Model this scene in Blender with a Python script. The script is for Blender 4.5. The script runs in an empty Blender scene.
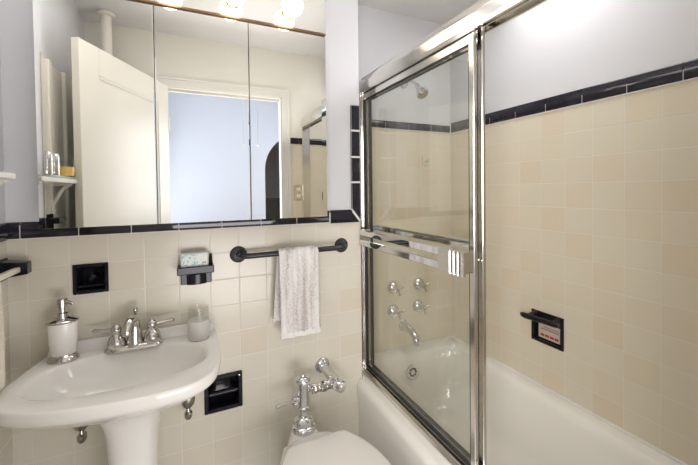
import bpy, bmesh, math, random
from mathutils import Vector, Matrix
random.seed(4)
PI = math.pi
SC = bpy.context.scene
COL = SC.collection

# ---------------------------------------------------------------- camera
CAM = Vector((0.6192, -1.4892, 1.359))
r_ = Vector((0.9079, -0.4191, -0.0119)); u_ = Vector((0.0191, 0.0130, 0.9997)); f_ = Vector((0.4188, 0.9078, -0.0198))
cd = bpy.data.cameras.new('camera'); cam = bpy.data.objects.new('camera', cd); COL.objects.link(cam)
cam.matrix_world = Matrix(((r_.x, u_.x, -f_.x, CAM.x), (r_.y, u_.y, -f_.y, CAM.y), (r_.z, u_.z, -f_.z, CAM.z), (0, 0, 0, 1)))
cd.sensor_width = 36; cd.lens = 344.67 / 698 * 36; cd.shift_y = (196.96 - 232.5) / 698
cd.clip_start = 0.02
SC.camera = cam

# ---------------------------------------------------------------- world, lights, exposure
w = bpy.data.worlds.new('world'); SC.world = w; w.use_nodes = True
w.node_tree.nodes['Background'].inputs[0].default_value = (0.75, 0.8, 0.9, 1)
w.node_tree.nodes['Background'].inputs[1].default_value = 0.3
SC.view_settings.view_transform = 'Standard'
SC.view_settings.look = 'None'
SC.view_settings.gamma = 1
SC.view_settings.use_curve_mapping = False
SC.view_settings.exposure = 0.88
SC.cycles.use_denoising = True
SC.cycles.max_bounces = 10; SC.cycles.glossy_bounces = 6; SC.cycles.transparent_max_bounces = 12
SC.cycles.caustics_reflective = True
SC.cycles.blur_glossy = 0.5

def area(name, loc, target, size, power, color, sy=None):
    l = bpy.data.lights.new(name, 'AREA'); l.energy = power; l.color = color; l.size = size
    if sy: l.shape = 'RECTANGLE'; l.size_y = sy
    o = bpy.data.objects.new(name, l); COL.objects.link(o); o.location = loc
    o.rotation_euler = (Vector(target) - Vector(loc)).to_track_quat('-Z', 'Y').to_euler()
    return o
area('ceiling_fill', (0.45, -0.30, 2.37), (0.45, -0.30, 0), 0.6, 1.6, (0.97, 0.98, 1.0), 0.42)  # unseen fill added above the sink, not a fixture of the room
area('hall_low_fill', (1.10, -2.50, 0.45), (0.85, -0.3, 1.1), 1.5, 16, (1.0, 0.98, 0.97), 0.75)  # added low fill shining in from the hall, below the mirror's view
area('hall_left_fill', (-0.10, -2.25, 1.50), (1.8, -0.4, 1.1), 0.8, 21, (1.0, 0.98, 0.96), 1.1)  # unseen fill added to brighten the tub side through the doorway
area('hall_right_fill', (2.25, -2.25, 1.60), (0.2, -0.5, 1.3), 0.8, 11, (0.98, 0.98, 1.0), 1.1)  # added fill aimed at the left wall, outside the mirror's view
area('hall_daylight_fill', (-1.3, -2.0, 1.5), (1.5, -2.6, 1.4), 1.0, 4, (0.80, 0.88, 1.0))  # cool area light added to stand in for daylight in the hall
area('tub_ceiling_fill', (1.70, -0.50, 2.375), (1.30, -0.50, 0.6), 0.45, 5.2, (0.98, 0.98, 1.0), 1.1)  # extra area light added over the tub, no lamp hangs there
area('bounce_fill', (1.05, -0.78, 1.70), (1.05, -0.78, 2.4), 0.6, 1.6, (1.0, 0.98, 0.97), 0.8)  # added light facing up, brightens the room by way of the ceiling
BULB = 3.6

# ---------------------------------------------------------------- materials
def nodes(m):
    m.use_nodes = True
    return m.node_tree, m.node_tree.nodes['Principled BSDF']
def mat(name, col, rough=0.5, metal=0.0, coat=0.0, noise=0.0, nscale=20, bump=0.0, spec=0.5, sheen=0.0):
    m = bpy.data.materials.new(name); nt, b = nodes(m)
    b.inputs['Base Color'].default_value = (*col, 1); b.inputs['Roughness'].default_value = rough
    b.inputs['Metallic'].default_value = metal; b.inputs['Coat Weight'].default_value = coat
    b.inputs['Specular IOR Level'].default_value = spec
    b.inputs['Sheen Weight'].default_value = sheen
    if noise or bump:
        tc = nt.nodes.new('ShaderNodeTexCoord'); nz = nt.nodes.new('ShaderNodeTexNoise'); nz.inputs['Scale'].default_value = nscale
        nz.inputs['Detail'].default_value = 4
        nt.links.new(tc.outputs['Object'], nz.inputs['Vector'])
        if noise:
            cr = nt.nodes.new('ShaderNodeValToRGB')
            cr.color_ramp.elements[0].position = 0.3; cr.color_ramp.elements[1].position = 0.7
            cr.color_ramp.elements[0].color = (*[c * (1 - noise) for c in col], 1)
            cr.color_ramp.elements[1].color = (*[min(1, c * (1 + noise)) for c in col], 1)
            nt.links.new(nz.outputs['Fac'], cr.inputs[0]); nt.links.new(cr.outputs[0], b.inputs['Base Color'])
        if bump:
            bp = nt.nodes.new('ShaderNodeBump'); bp.inputs['Strength'].default_value = bump; bp.inputs['Distance'].default_value = 0.002
            nt.links.new(nz.outputs['Fac'], bp.inputs['Height']); nt.links.new(bp.outputs[0], b.inputs['Normal'])
    return m

def M_(nt, op, a, b=None, c=None):
    n = nt.nodes.new('ShaderNodeMath'); n.operation = op
    for i, v in enumerate((a, b, c)):
        if v is None: continue
        if isinstance(v, (int, float)): n.inputs[i].default_value = v
        else: nt.links.new(v, n.inputs[i])
    return n.outputs[0]

def tile_mat(name, axis, u0, pu, v0, pv, col, col2, grout=(0.73, 0.69, 0.62), g=0.0010, rough=0.20, seed=0):
    """square ceramic tiles on a vertical wall; axis 'X' or 'Y' runs along the wall, Z is up"""
    m = bpy.data.materials.new(name); nt, b = nodes(m)
    tc = nt.nodes.new('ShaderNodeTexCoord'); sp = nt.nodes.new('ShaderNodeSeparateXYZ'); nt.links.new(tc.outputs['Object'], sp.inputs[0])
    U = M_(nt, 'DIVIDE', M_(nt, 'SUBTRACT', sp.outputs[axis], u0), pu)
    V = M_(nt, 'DIVIDE', M_(nt, 'SUBTRACT', sp.outputs['Z'], v0), pv)
    iu, iv = M_(nt, 'FLOOR', U), M_(nt, 'FLOOR', V)
    fu, fv = M_(nt, 'SUBTRACT', U, iu), M_(nt, 'SUBTRACT', V, iv)
    du = M_(nt, 'MULTIPLY', M_(nt, 'MINIMUM', fu, M_(nt, 'SUBTRACT', 1.0, fu)), pu)
    dv = M_(nt, 'MULTIPLY', M_(nt, 'MINIMUM', fv, M_(nt, 'SUBTRACT', 1.0, fv)), pv)
    d = M_(nt, 'MINIMUM', du, dv)
    mr = nt.nodes.new('ShaderNodeMapRange'); mr.interpolation_type = 'SMOOTHSTEP'
    mr.inputs['From Min'].default_value = g * 0.5; mr.inputs['From Max'].default_value = g * 1.6
    nt.links.new(d, mr.inputs['Value'])
    cx = nt.nodes.new('ShaderNodeCombineXYZ'); nt.links.new(iu, cx.inputs[0]); nt.links.new(iv, cx.inputs[1]); cx.inputs[2].default_value = seed
    wn = nt.nodes.new('ShaderNodeTexWhiteNoise'); nt.links.new(cx.outputs[0], wn.inputs['Vector'])
    mx = nt.nodes.new('ShaderNodeMixRGB'); mx.inputs[1].default_value = (*col, 1); mx.inputs[2].default_value = (*col2, 1)
    nt.links.new(M_(nt, 'POWER', wn.outputs['Value'], 3.5), mx.inputs[0])
    mg = nt.nodes.new('ShaderNodeMixRGB'); mg.inputs[1].default_value = (*grout, 1)
    nt.links.new(mr.outputs[0], mg.inputs[0]); nt.links.new(mx.outputs[0], mg.inputs[2]); nt.links.new(mg.outputs[0], b.inputs['Base Color'])
    nt.links.new(M_(nt, 'MULTIPLY_ADD', mr.outputs[0], rough - 0.6, 0.6), b.inputs['Roughness'])
    # pillowed edges, a slightly uneven glaze and a small tilt of each tile
    mp = nt.nodes.new('ShaderNodeMapRange'); mp.interpolation_type = 'SMOOTHSTEP'
    mp.inputs['From Min'].default_value = g * 0.4; mp.inputs['From Max'].default_value = 0.0035
    nt.links.new(d, mp.inputs['Value'])
    nz = nt.nodes.new('ShaderNodeTexNoise'); nz.inputs['Scale'].default_value = 14; nz.inputs['Detail'].default_value = 1
    nt.links.new(tc.outputs['Object'], nz.inputs['Vector'])
    wc = nt.nodes.new('ShaderNodeSeparateXYZ'); nt.links.new(wn.outputs['Color'], wc.inputs[0])
    tilt = M_(nt, 'ADD', M_(nt, 'MULTIPLY', M_(nt, 'SUBTRACT', wc.outputs[0], 0.5), fu), M_(nt, 'MULTIPLY', M_(nt, 'SUBTRACT', wc.outputs[1], 0.5), fv))
    h = M_(nt, 'ADD', M_(nt, 'ADD', mp.outputs[0], M_(nt, 'MULTIPLY', nz.outputs['Fac'], 0.7)), M_(nt, 'MULTIPLY', tilt, 1.2))
    bp = nt.nodes.new('ShaderNodeBump'); bp.inputs['Strength'].default_value = 0.5; bp.inputs['Distance'].default_value = 0.0006
    nt.links.new(h, bp.inputs['Height']); nt.links.new(bp.outputs[0], b.inputs['Normal'])
    return m

def glass_mat(name, tint=(1, 1, 1), rough=0.0, boost=1.0):
    """thin clear glass: passes light straight, reflects by fresnel"""
    m = bpy.data.materials.new(name); m.use_nodes = True; nt = m.node_tree; nt.nodes.clear()
    out = nt.nodes.new('ShaderNodeOutputMaterial'); mix = nt.nodes.new('ShaderNodeMixShader')
    tr = nt.nodes.new('ShaderNodeBsdfTransparent'); tr.inputs[0].default_value = (*tint, 1)
    gl = nt.nodes.new('ShaderNodeBsdfGlossy'); gl.inputs['Roughness'].default_value = rough
    lw = nt.nodes.new('ShaderNodeLayerWeight'); lw.inputs[0].default_value = 0.5
    fr = M_(nt, 'MULTIPLY_ADD', M_(nt, 'POWER', lw.outputs['Facing'], 5.0), 0.95, 0.042)
    nt.links.new(M_(nt, 'MULTIPLY', fr, boost), mix.inputs[0]); nt.links.new(tr.outputs[0], mix.inputs[1]); nt.links.new(gl.outputs[0], mix.inputs[2])
    nt.links.new(mix.outputs[0], out.inputs[0])
    return m

def emit_mat(name, col, s):
    m = bpy.data.materials.new(name); nt, b = nodes(m)
    b.inputs['Base Color'].default_value = (1, 1, 1, 1)
    b.inputs['Emission Color'].default_value = (*col, 1); b.inputs['Emission Strength'].default_value = s
    return m

CREAM, CREAM2 = (0.69, 0.645, 0.55), (0.67, 0.61, 0.50)
WARM, WARM2 = (0.73, 0.66, 0.53), (0.72, 0.62, 0.475)
PAINT = mat('painted_plaster', (0.66, 0.655, 0.675), 0.55, noise=0.015, nscale=3, bump=0.15)
CEIL = mat('ceiling_paint', (0.76, 0.75, 0.74), 0.6, noise=0.015, nscale=3)
WHITEP = mat('white_gloss_paint', (0.74, 0.72, 0.66), 0.25, noise=0.01, nscale=8)
CREAMP = mat('cream_gloss_paint', (0.76, 0.73, 0.65), 0.28, noise=0.015, nscale=6)
HALLP = mat('hall_daylight_tinted_paint', (0.46, 0.51, 0.61), 0.55, noise=0.01, nscale=2)  # blue tint of the daylight is put into the wall colour
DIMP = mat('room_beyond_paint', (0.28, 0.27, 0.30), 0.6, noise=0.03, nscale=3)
DARKW = mat('dark_wood', (0.06, 0.045, 0.04), 0.4, noise=0.2, nscale=12)
BLACK = mat('black_ceramic', (0.012, 0.011, 0.016), 0.16, noise=0.2, nscale=40, bump=0.12, spec=0.28)
BLACKT = mat('black_trim_tile', (0.016, 0.014, 0.022), 0.045, noise=0.15, nscale=20, bump=0.04)
GROUT = mat('light_grout', (0.78, 0.76, 0.72), 0.8)
PORC = mat('white_porcelain', (0.83, 0.81, 0.775), 0.10, coat=0.3, noise=0.008, nscale=5)
TUBM = mat('tub_enamel', (0.84, 0.81, 0.75), 0.13, coat=0.3, noise=0.012, nscale=5)
LIDM = mat('toilet_lid_plastic', (0.83, 0.80, 0.75), 0.28, noise=0.006, nscale=8)
CHROME = mat('chrome', (0.70, 0.70, 0.71), 0.05, metal=1, noise=0.02, nscale=30)
NICKEL = mat('satin_nickel', (0.60, 0.58, 0.56), 0.14, metal=1, noise=0.03, nscale=40)
OLDCH = mat('worn_chrome', (0.45, 0.42, 0.38), 0.22, metal=1, noise=0.25, nscale=60)
ALU = mat('polished_aluminium', (0.72, 0.70, 0.67), 0.16, metal=1, noise=0.03, nscale=25)
BRONZE = mat('bronze_strip', (0.28, 0.18, 0.11), 0.3, metal=1, noise=0.1, nscale=30)
BRASS = mat('brass_socket', (0.75, 0.52, 0.25), 0.22, metal=1, noise=0.05, nscale=30)
MIRROR = mat('mirror_silver', (0.93, 0.935, 0.92), 0.0, metal=1)
GAPSHADE = mat('door_gap_shade', (0.03, 0.03, 0.03), 0.4, noise=0.05, nscale=10)
STEELBOX = mat('cabinet_side', (0.70, 0.70, 0.68), 0.2, metal=1, noise=0.02, nscale=10)
RUBBER = mat('black_rubber', (0.02, 0.02, 0.02), 0.6, noise=0.1, nscale=30)
IRON = mat('matte_black_bar', (0.022, 0.022, 0.028), 0.32, noise=0.2, nscale=60, bump=0.05)
PACK = mat('pack_paper', (0.74, 0.76, 0.74), 0.5, noise=0.03, nscale=20)
WAX = mat('orange_wax', (0.80, 0.50, 0.14), 0.5, noise=0.06, nscale=20)
FLOORM = mat('floor_tile', (0.30, 0.29, 0.27), 0.3, noise=0.05, nscale=8)
WOODF = mat('hall_wood_floor', (0.24, 0.13, 0.06), 0.3, noise=0.2, nscale=9)
LABELM = mat('label_paper', (0.62, 0.50, 0.42), 0.5, noise=0.03, nscale=30)
REDINK = mat('red_ink', (0.45, 0.03, 0.03), 0.5, noise=0.03, nscale=30)
GREYINK = mat('grey_ink', (0.22, 0.18, 0.16), 0.5, noise=0.03, nscale=30)
TEAL = mat('teal_print', (0.35, 0.58, 0.58), 0.5, noise=0.2, nscale=60)
IVORY = mat('ivory_ceramic', (0.74, 0.68, 0.54), 0.15, noise=0.02, nscale=10)
GLASS = glass_mat('door_glass', (0.985, 0.99, 0.98), boost=1.0)
CLEAR = glass_mat('clear_glass', (0.985, 0.99, 0.985), boost=0.5)
BULBM = emit_mat('lit_globe', (1.0, 0.86, 0.66), BULB)

OX, T = 0.80, 0.1095
PU, PR = 0.1129, 0.1152
XL, XC, XR = 0.072, 1.365, 2.1314       # left wall, outer corner, tub wall
YB, YP, YF = 0.2344, 0.07, -1.28         # alcove back, jamb pilaster, door wall
ZT, ZH, ZC = 1.22, 1.709, 2.385          # tile top (sink wall), tile top (alcove), ceiling
tile_sink = tile_mat('cream_wall_tiles', 'X', OX, PU, ZT, T, CREAM, CREAM2, seed=1)
tile_left = tile_mat('cream_wall_tiles_left', 'Y', 0.0, PU, ZT, T, CREAM, CREAM2, seed=2)
tile_right = tile_mat('cream_wall_tiles_tub', 'Y', -0.8464, PR, ZH, T, WARM, WARM2, seed=3)
tile_alc = tile_mat('cream_wall_tiles_alcove', 'X', XR, PU, ZH, T, WARM, WARM2, seed=4)

# frosted/patterned lower half of tumbler
FROST = bpy.data.materials.new('patterned_white_glass'); _nt, _b = nodes(FROST)
_b.inputs['Base Color'].default_value = (0.80, 0.77, 0.74, 1); _b.inputs['Roughness'].default_value = 0.35
_b.inputs['Transmission Weight'].default_value = 0.25; _b.inputs['Alpha'].default_value = 0.85
_tc = _nt.nodes.new('ShaderNodeTexCoord'); _vo = _nt.nodes.new('ShaderNodeTexVoronoi'); _vo.inputs['Scale'].default_value = 130
_bp = _nt.nodes.new('ShaderNodeBump'); _bp.inputs['Strength'].default_value = 0.6; _bp.inputs['Distance'].default_value = 0.002
_nt.links.new(_tc.outputs['Object'], _vo.inputs['Vector']); _nt.links.new(_vo.outputs['Distance'], _bp.inputs['Height']); _nt.links.new(_bp.outputs[0], _b.inputs['Normal'])

# looped towelling with faint vertical stripes
def towel_mat(name, a, b_, c):
    m = bpy.data.materials.new(name); nt, b = nodes(m)
    b.inputs['Roughness'].default_value = 0.95; b.inputs['Sheen Weight'].default_value = 0.3; b.inputs['Specular IOR Level'].default_value = 0.1
    tc = nt.nodes.new('ShaderNodeTexCoord'); mp = nt.nodes.new('ShaderNodeMapping'); mp.inputs['Scale'].default_value = (30, 30, 2.0)
    nt.links.new(tc.outputs['Object'], mp.inputs[0])
    n1 = nt.nodes.new('ShaderNodeTexNoise'); n1.inputs['Scale'].default_value = 1.0; n1.inputs['Detail'].default_value = 3; nt.links.new(mp.outputs[0], n1.inputs['Vector'])
    n2 = nt.nodes.new('ShaderNodeTexNoise'); n2.inputs['Scale'].default_value = 160; n2.inputs['Detail'].default_value = 3; nt.links.new(tc.outputs['Object'], n2.inputs['Vector'])
    s = M_(nt, 'ADD', M_(nt, 'MULTIPLY', n1.outputs['Fac'], 0.7), M_(nt, 'MULTIPLY', n2.outputs['Fac'], 0.3))
    cr = nt.nodes.new('ShaderNodeValToRGB'); e = cr.color_ramp.elements
    e[0].position = 0.40; e[0].color = (*a, 1); e[1].position = 0.58; e[1].color = (*b_, 1)
    e2 = e.new(0.48); e2.color = (*c, 1)
    nt.links.new(s, cr.inputs[0]); nt.links.new(cr.outputs[0], b.inputs['Base Color'])
    bp = nt.nodes.new('ShaderNodeBump'); bp.inputs['Strength'].default_value = 0.9; bp.inputs['Distance'].default_value = 0.004
    nt.links.new(n2.outputs['Fac'], bp.inputs['Height']); nt.links.new(bp.outputs[0], b.inputs['Normal'])
    return m
TOWEL = towel_mat('striped_towelling', (0.50, 0.45, 0.44), (0.86, 0.84, 0.82), (0.72, 0.68, 0.66))
TOWELB = mat('towel_hem', (0.80, 0.79, 0.77), 0.9, noise=0.03, nscale=100, bump=0.5)
TOWELC = towel_mat('cream_towelling', (0.60, 0.52, 0.42), (0.72, 0.66, 0.56), (0.66, 0.60, 0.50))

# ---------------------------------------------------------------- mesh helpers
def box(bm, x0, x1, y0, y1, z0, z1, bev=0.0, seg=1):
    ret = bmesh.ops.create_cube(bm, size=1)
    vs = ret['verts']
    bmesh.ops.scale(bm, vec=(x1 - x0, y1 - y0, z1 - z0), verts=vs)
    bmesh.ops.translate(bm, vec=((x0 + x1) / 2, (y0 + y1) / 2, (z0 + z1) / 2), verts=vs)
    if bev:
        es = list({e for v in vs for e in v.link_edges})
        bmesh.ops.bevel(bm, geom=es, offset=bev, segments=seg, profile=0.5, affect='EDGES')
    return bm
def B(*a, **k): return box(bmesh.new(), *a, **k)

def frame_of(d):
    d = Vector(d).normalized()
    a = Vector((0, 0, 1)) if abs(d.z) < 0.9 else Vector((1, 0, 0))
    x = a.cross(d).normalized(); y = d.cross(x).normalized()
    return x, y, d

def lathe(bm, prof, origin=(0, 0, 0), axis=(0, 0, 1), n=32, sx=1.0, sy=1.0):
    """prof = [(radius, distance along axis)]"""
    x, y, d = frame_of(axis); o = Vector(origin); rings = []
    for (r, h) in prof:
        if r < 1e-6: rings.append([bm.verts.new(o + d * h)])
        else: rings.append([bm.verts.new(o + d * h + x * (r * sx * math.cos(2 * PI * k / n)) + y * (r * sy * math.sin(2 * PI * k / n))) for k in range(n)])
    for a, b in zip(rings, rings[1:]):
        if len(a) == 1 and len(b) == 1: continue
        for k in range(n):
            k2 = (k + 1) % n
            if len(a) == 1: bm.faces.new((a[0], b[k], b[k2]))
            elif len(b) == 1: bm.faces.new((a[k2], a[k], b[0]))
            else: bm.faces.new((a[k], a[k2], b[k2], b[k]))
    for r, rev in ((rings[0], True), (rings[-1], False)):
        if len(r) > 2: bm.faces.new(r[::-1] if rev else r)
    return bm
def L(*a, **k): return lathe(bmesh.new(), *a, **k)

def loft(bm, rings, cap0=True, cap1=True, closed=True):
    R = [[bm.verts.new(p) for p in r] for r in rings]
    n = len(R[0])
    for a, b in zip(R, R[1:]):
        for k in range(n if closed else n - 1):
            k2 = (k + 1) % n; bm.faces.new((a[k], a[k2], b[k2], b[k]))
    if cap0: bm.faces.new(R[0][::-1])
    if cap1: bm.faces.new(R[-1])
    return bm

def smooth_path(pts, n=8):
    P = [Vector(p) for p in pts]; out = []
    for i in range(len(P) - 1):
        p0 = P[max(i - 1, 0)]; p1 = P[i]; p2 = P[i + 1]; p3 = P[min(i + 2, len(P) - 1)]
        for k in range(n):
            t = k / n
            out.append(0.5 * ((2 * p1) + (-p0 + p2) * t + (2 * p0 - 5 * p1 + 4 * p2 - p3) * t * t + (-p0 + 3 * p1 - 3 * p2 + p3) * t ** 3))
    out.append(P[-1]); return out

def tube(bm, pts, rad, n=14, sy=1.0):
    P = [Vector(p) for p in pts]
    if not hasattr(rad, '__len__'): rad = [rad] * len(P)
    elif len(rad) != len(P):
        m = len(rad) - 1; rr = []
        for i in range(len(P)):
            t = i / (len(P) - 1) * m; k = min(int(t), m - 1); rr.append(rad[k] + (rad[k + 1] - rad[k]) * (t - k))
        rad = rr
    rings = []; x = None
    for i, p in enumerate(P):
        d = (P[min(i + 1, len(P) - 1)] - P[max(i - 1, 0)]).normalized()
        if x is None: x, y, _ = frame_of(d)
        else:
            x = (x - d * x.dot(d)).normalized(); y = d.cross(x).normalized()
        rings.append([p + x * (rad[i] * math.cos(2 * PI * k / n)) + y * (rad[i] * sy * math.sin(2 * PI * k / n)) for k in range(n)])
    return loft(bm, rings)
def TB(*a, **k): return tube(bmesh.new(), *a, **k)

def prism(bm, poly, y0, y1, plane='XZ'):
    """extrude a 2-D polygon (x,z) along y, or (y,z) along x, or (x,y) along z"""
    f = {'XZ': lambda a, b, t: (a, t, b), 'YZ': lambda a, b, t: (t, a, b), 'XY': lambda a, b, t: (a, b, t)}[plane]
    return loft(bm, [[f(a, b, y0) for a, b in poly], [f(a, b, y1) for a, b in poly]])
def PZ(*a, **k): return prism(bmesh.new(), *a, **k)

def finish(name, bm, m, base=(0, 0, 0), parent=None, angle=35, smooth=True):
    bmesh.ops.recalc_face_normals(bm, faces=bm.faces)
    me = bpy.data.meshes.new(name); bm.to_mesh(me); bm.free()
    me.transform(Matrix.Translation(-Vector(base)))
    me.materials.append(m)
    if smooth:
        me.shade_smooth(); me.set_sharp_from_angle(angle=math.radians(angle))
    o = bpy.data.objects.new(name, me); COL.objects.link(o)
    if parent: o.parent = parent
    else: o.location = base
    return o

class Thing:
    def __init__(s, name, base, label, cat, group=None):
        s.base = Vector(base); o = bpy.data.objects.new(name, None); COL.objects.link(o); o.location = base
        o.empty_display_size = 0.05
        o['label'] = label; o['category'] = cat
        if group: o['group'] = group
        s.o = o
    def part(s, name, bm, m, parent=None, label=None, angle=35):
        p = finish(name, bm, m, s.base, parent or s.o, angle)
        if label: p['label'] = label
        return p
def single(name, bm, m, base, label, cat, group=None, angle=35):
    o = finish(name, bm, m, base, None, angle); o['label'] = label; o['category'] = cat
    if group: o['group'] = group
    return o
def struct(name, bm, m, smooth=False):
    o = finish(name, bm, m, (0, 0, 0), None, smooth=smooth); o['kind'] = 'structure'; return o
def copy_thing(root, loc, label=None, rz=None):
    r = root.copy(); COL.objects.link(r); r.location = loc
    if rz is not None: r.rotation_euler = (0, 0, rz)
    if label: r['label'] = label
    for ch in list(root.children):
        c = ch.copy(); COL.objects.link(c); c.parent = r
        for g in list(ch.children):
            d = g.copy(); COL.objects.link(d); d.parent = c
    return r

# ================================================================= SETTING
def quad_wall(name, x0, x1, y0, y1, z0, z1, m): return struct(name, B(x0, x1, y0, y1, z0, z1), m)
# tiled slabs below, painted slabs above (flush)
def slab_with_holes(name, xs, zs, holes, y0, y1, m, axis='XZ'):
    """wall slab lying in XZ (or YZ) built from a grid of boxes without the recess cells"""
    bm = bmesh.new()
    for a, b in zip(xs, xs[1:]):
        for c, d in zip(zs, zs[1:]):
            if any(h[0] - 1e-6 <= a and b <= h[1] + 1e-6 and h[2] - 1e-6 <= c and d <= h[3] + 1e-6 for h in holes): continue
            if axis == 'XZ': box(bm, a, b, y0, y1, c, d)
            else: box(bm, y0, y1, a, b, c, d)
    return struct(name, bm, m)
# recesses: soap dish in sink wall, paper holder in sink wall, soap holder in tub wall
DISH = (0.2435, 0.3475, 1.005, 1.110); PAPER = (0.656, 0.803, 0.464, 0.612); TSOAP = (-0.497, -0.339, 0.622, 0.770)
slab_with_holes('wall_sink', [-0.05, DISH[0], DISH[1], PAPER[0], PAPER[1], XC], [0, PAPER[2], PAPER[3], DISH[2], DISH[3], ZT + 0.003], [DISH, PAPER], 0.0, 0.10, tile_sink)
quad_wall('wall_sink_upper', -0.05, XC, 0.0, 0.10, ZT + 0.003, ZC, PAINT)
quad_wall('wall_sink_core', -0.05, XC, 0.10, 0.34, 0, ZC, PAINT)
quad_wall('wall_jamb', XC, 1.457, YP, 0.34, 0.40, ZH, tile_alc)
quad_wall('wall_jamb_upper', XC, 1.457, YP, 0.34, ZH, 1.92, PAINT)
quad_wall('wall_alcove', 1.40, XR + 0.05, YB, YB + 0.10, 0, ZH + 0.003, tile_alc)
quad_wall('wall_alcove_upper', 1.40, XR + 0.05, YB, YB + 0.10, ZH + 0.003, ZC, PAINT)
slab_with_holes('wall_tub', [YF - 0.1, TSOAP[0], TSOAP[1], YB + 0.1], [0, TSOAP[2], TSOAP[3], ZH + 0.003], [TSOAP], XR, XR + 0.10, tile_right, 'YZ')
quad_wall('wall_tub_upper', XR, XR + 0.10, YF - 0.1, YB + 0.1, ZH + 0.003, ZC, PAINT)
quad_wall('wall_left', XL - 0.10, XL, YF - 0.08, 0.05, 0, ZT + 0.003, tile_left)
quad_wall('wall_left_upper', XL - 0.10, XL, YF - 0.08, 0.05, ZT + 0.003, ZC, PAINT)
# wall with the doorway
DX0, DX1, DZ = 0.49, 1.243, 2.045
T0, T1 = YF - 0.07, YF
quad_wall('wall_door_side', XL, DX0, T0, T1, 0, ZC, CREAMP)
quad_wall('wall_door_head', DX0, DX1, T0, T1, DZ, ZC, CREAMP)
quad_wall('wall_door_tub_side', DX1, XR, T0, T1, 0, ZH + 0.003, tile_alc)
quad_wall('wall_door_tub_side_upper', DX1, XR, T0, T1, ZH + 0.003, ZC, CREAMP)
struct('floor', B(XL - 0.1, XR + 0.1, T0, 0.02, -0.05, 0), FLOORM)
struct('ceiling', B(XL - 0.15, XR + 0.15, T0, YB + 0.15, ZC, ZC + 0.05), CEIL)
# door casing, inner side: stepped moulding
def casing(name, y0, y1, sgn):
    bm = bmesh.new(); w = 0.062
    for (a, b, t) in ((0.0, w, 0.007), (0.0, 0.018, 0.010), (w - 0.016, w, 0.013)):
        ya, yb = (y0, y0 + t * sgn); ya, yb = min(ya, yb), max(ya, yb)
        box(bm, DX1 + a, DX1 + b, ya, yb, 0, DZ + a)
        box(bm, DX0 - b, DX0 - a, ya, yb, 0, DZ + a)
        box(bm, DX0 - b, DX1 + b, ya, yb, DZ + a, DZ + b)
    return struct(name, bm, WHITEP, True)
casing('trim_1', T1, T1, 1)
casing('trim_2', T0, T0, -1)
bm = bmesh.new()
box(bm, DX0, DX0 + 0.004, T0, T1, 0, DZ); box(bm, DX1 - 0.004, DX1, T0, T1, 0, DZ); box(bm, DX0, DX1, T0, T1, DZ - 0.004, DZ)
box(bm, DX0, DX1, T0 + 0.005, T0 + 0.025, DZ - 0.018, DZ); 
struct('trim_3', bm, WHITEP)

# hall behind the camera, with the arch
HY = -2.72
struct('floor_hall', B(-1.6, 3.2, -4.2, T0, -0.05, 0), WOODF)
struct('ceiling_hall', B(-1.6, 3.2, -4.2, T0, 2.45, 2.5), CEIL)
quad_wall('wall_hall_near_left', -1.6, XL - 0.1, T0, T0 + 0.07, 0, 2.45, HALLP)
quad_wall('wall_hall_near_right', XR + 0.1, 3.2, T0, T0 + 0.07, 0, 2.45, HALLP)
quad_wall('wall_hall_head', -1.6, 3.2, T0 - 0.001, T0 + 0.02, ZC - 0.02, 2.45, HALLP)
quad_wall('wall_hall_left', -1.7, -1.6, -4.2, T0 + 0.07, 0, 2.45, HALLP)
quad_wall('wall_hall_right', 3.2, 3.3, -4.2, T0 + 0.07, 0, 2.45, HALLP)
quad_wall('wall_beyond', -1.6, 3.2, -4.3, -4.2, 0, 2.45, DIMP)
AX0, AX1 = 1.40, 2.25; AR = (AX1 - AX0) / 2; AZ = 1.60
bm = bmesh.new()
box(bm, -1.6, AX0, HY - 0.12, HY, 0, 2.45); box(bm, AX1, 3.2, HY - 0.12, HY, 0, 2.45)
N = 24; cx = (AX0 + AX1) / 2
ar = [(cx - AR * math.cos(PI * k / N), AZ + AR * math.sin(PI * k / N)) for k in range(N + 1)]
for (a, b) in zip(ar, ar[1:]):
    prism(bm, [(a[0], a[1]), (b[0], b[1]), (b[0], 2.45), (a[0], 2.45)], HY - 0.12, HY)
struct('wall_hall_back', bm, HALLP)
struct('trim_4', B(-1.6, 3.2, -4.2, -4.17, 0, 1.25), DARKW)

# black bullnose trim bands: separate glazed pieces on a grout bed
def trim_piece_profile(w, t=0.009):
    r = 0.006
    return [(0, 0), (t - r * 0.5, 0), (t, r), (t - 0.001, w - 0.006), (t - 0.004, w - 0.001), (t - 0.008, w), (0, w)]
def band(name, segs, m=BLACKT):
    """segs: list of (axis, wallcoord, sign, a0, a1, z0, z1): glazed bar from a0..a1"""
    bm = bmesh.new()
    for (ax, wc, sg, a0, a1, z0, z1) in segs:
        pr = trim_piece_profile(z1 - z0)
        ring = lambda t: [((t, wc + sg * p[0], z0 + p[1]) if ax == 'X' else (wc + sg * p[0], t, z0 + p[1])) for p in pr]
        e = 0.002; b2 = bmesh.new()
        loft(bm, [ring(a0), ring(a1)])
    return struct(name, bm, m, True)
G = 0.0014
js = [0.109 + 0.1563 * k for k in range(8)]; js[7] = 1.203
ZTB = 1.209
segs = [('X', 0, -1, XL + 0.002, js[0] - G, ZTB, 1.266)]
for a, b in zip(js, js[1:]): segs.append(('X', 0, -1, a + G, b - G, ZTB, 1.266))
band('trim_5', segs)
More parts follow.
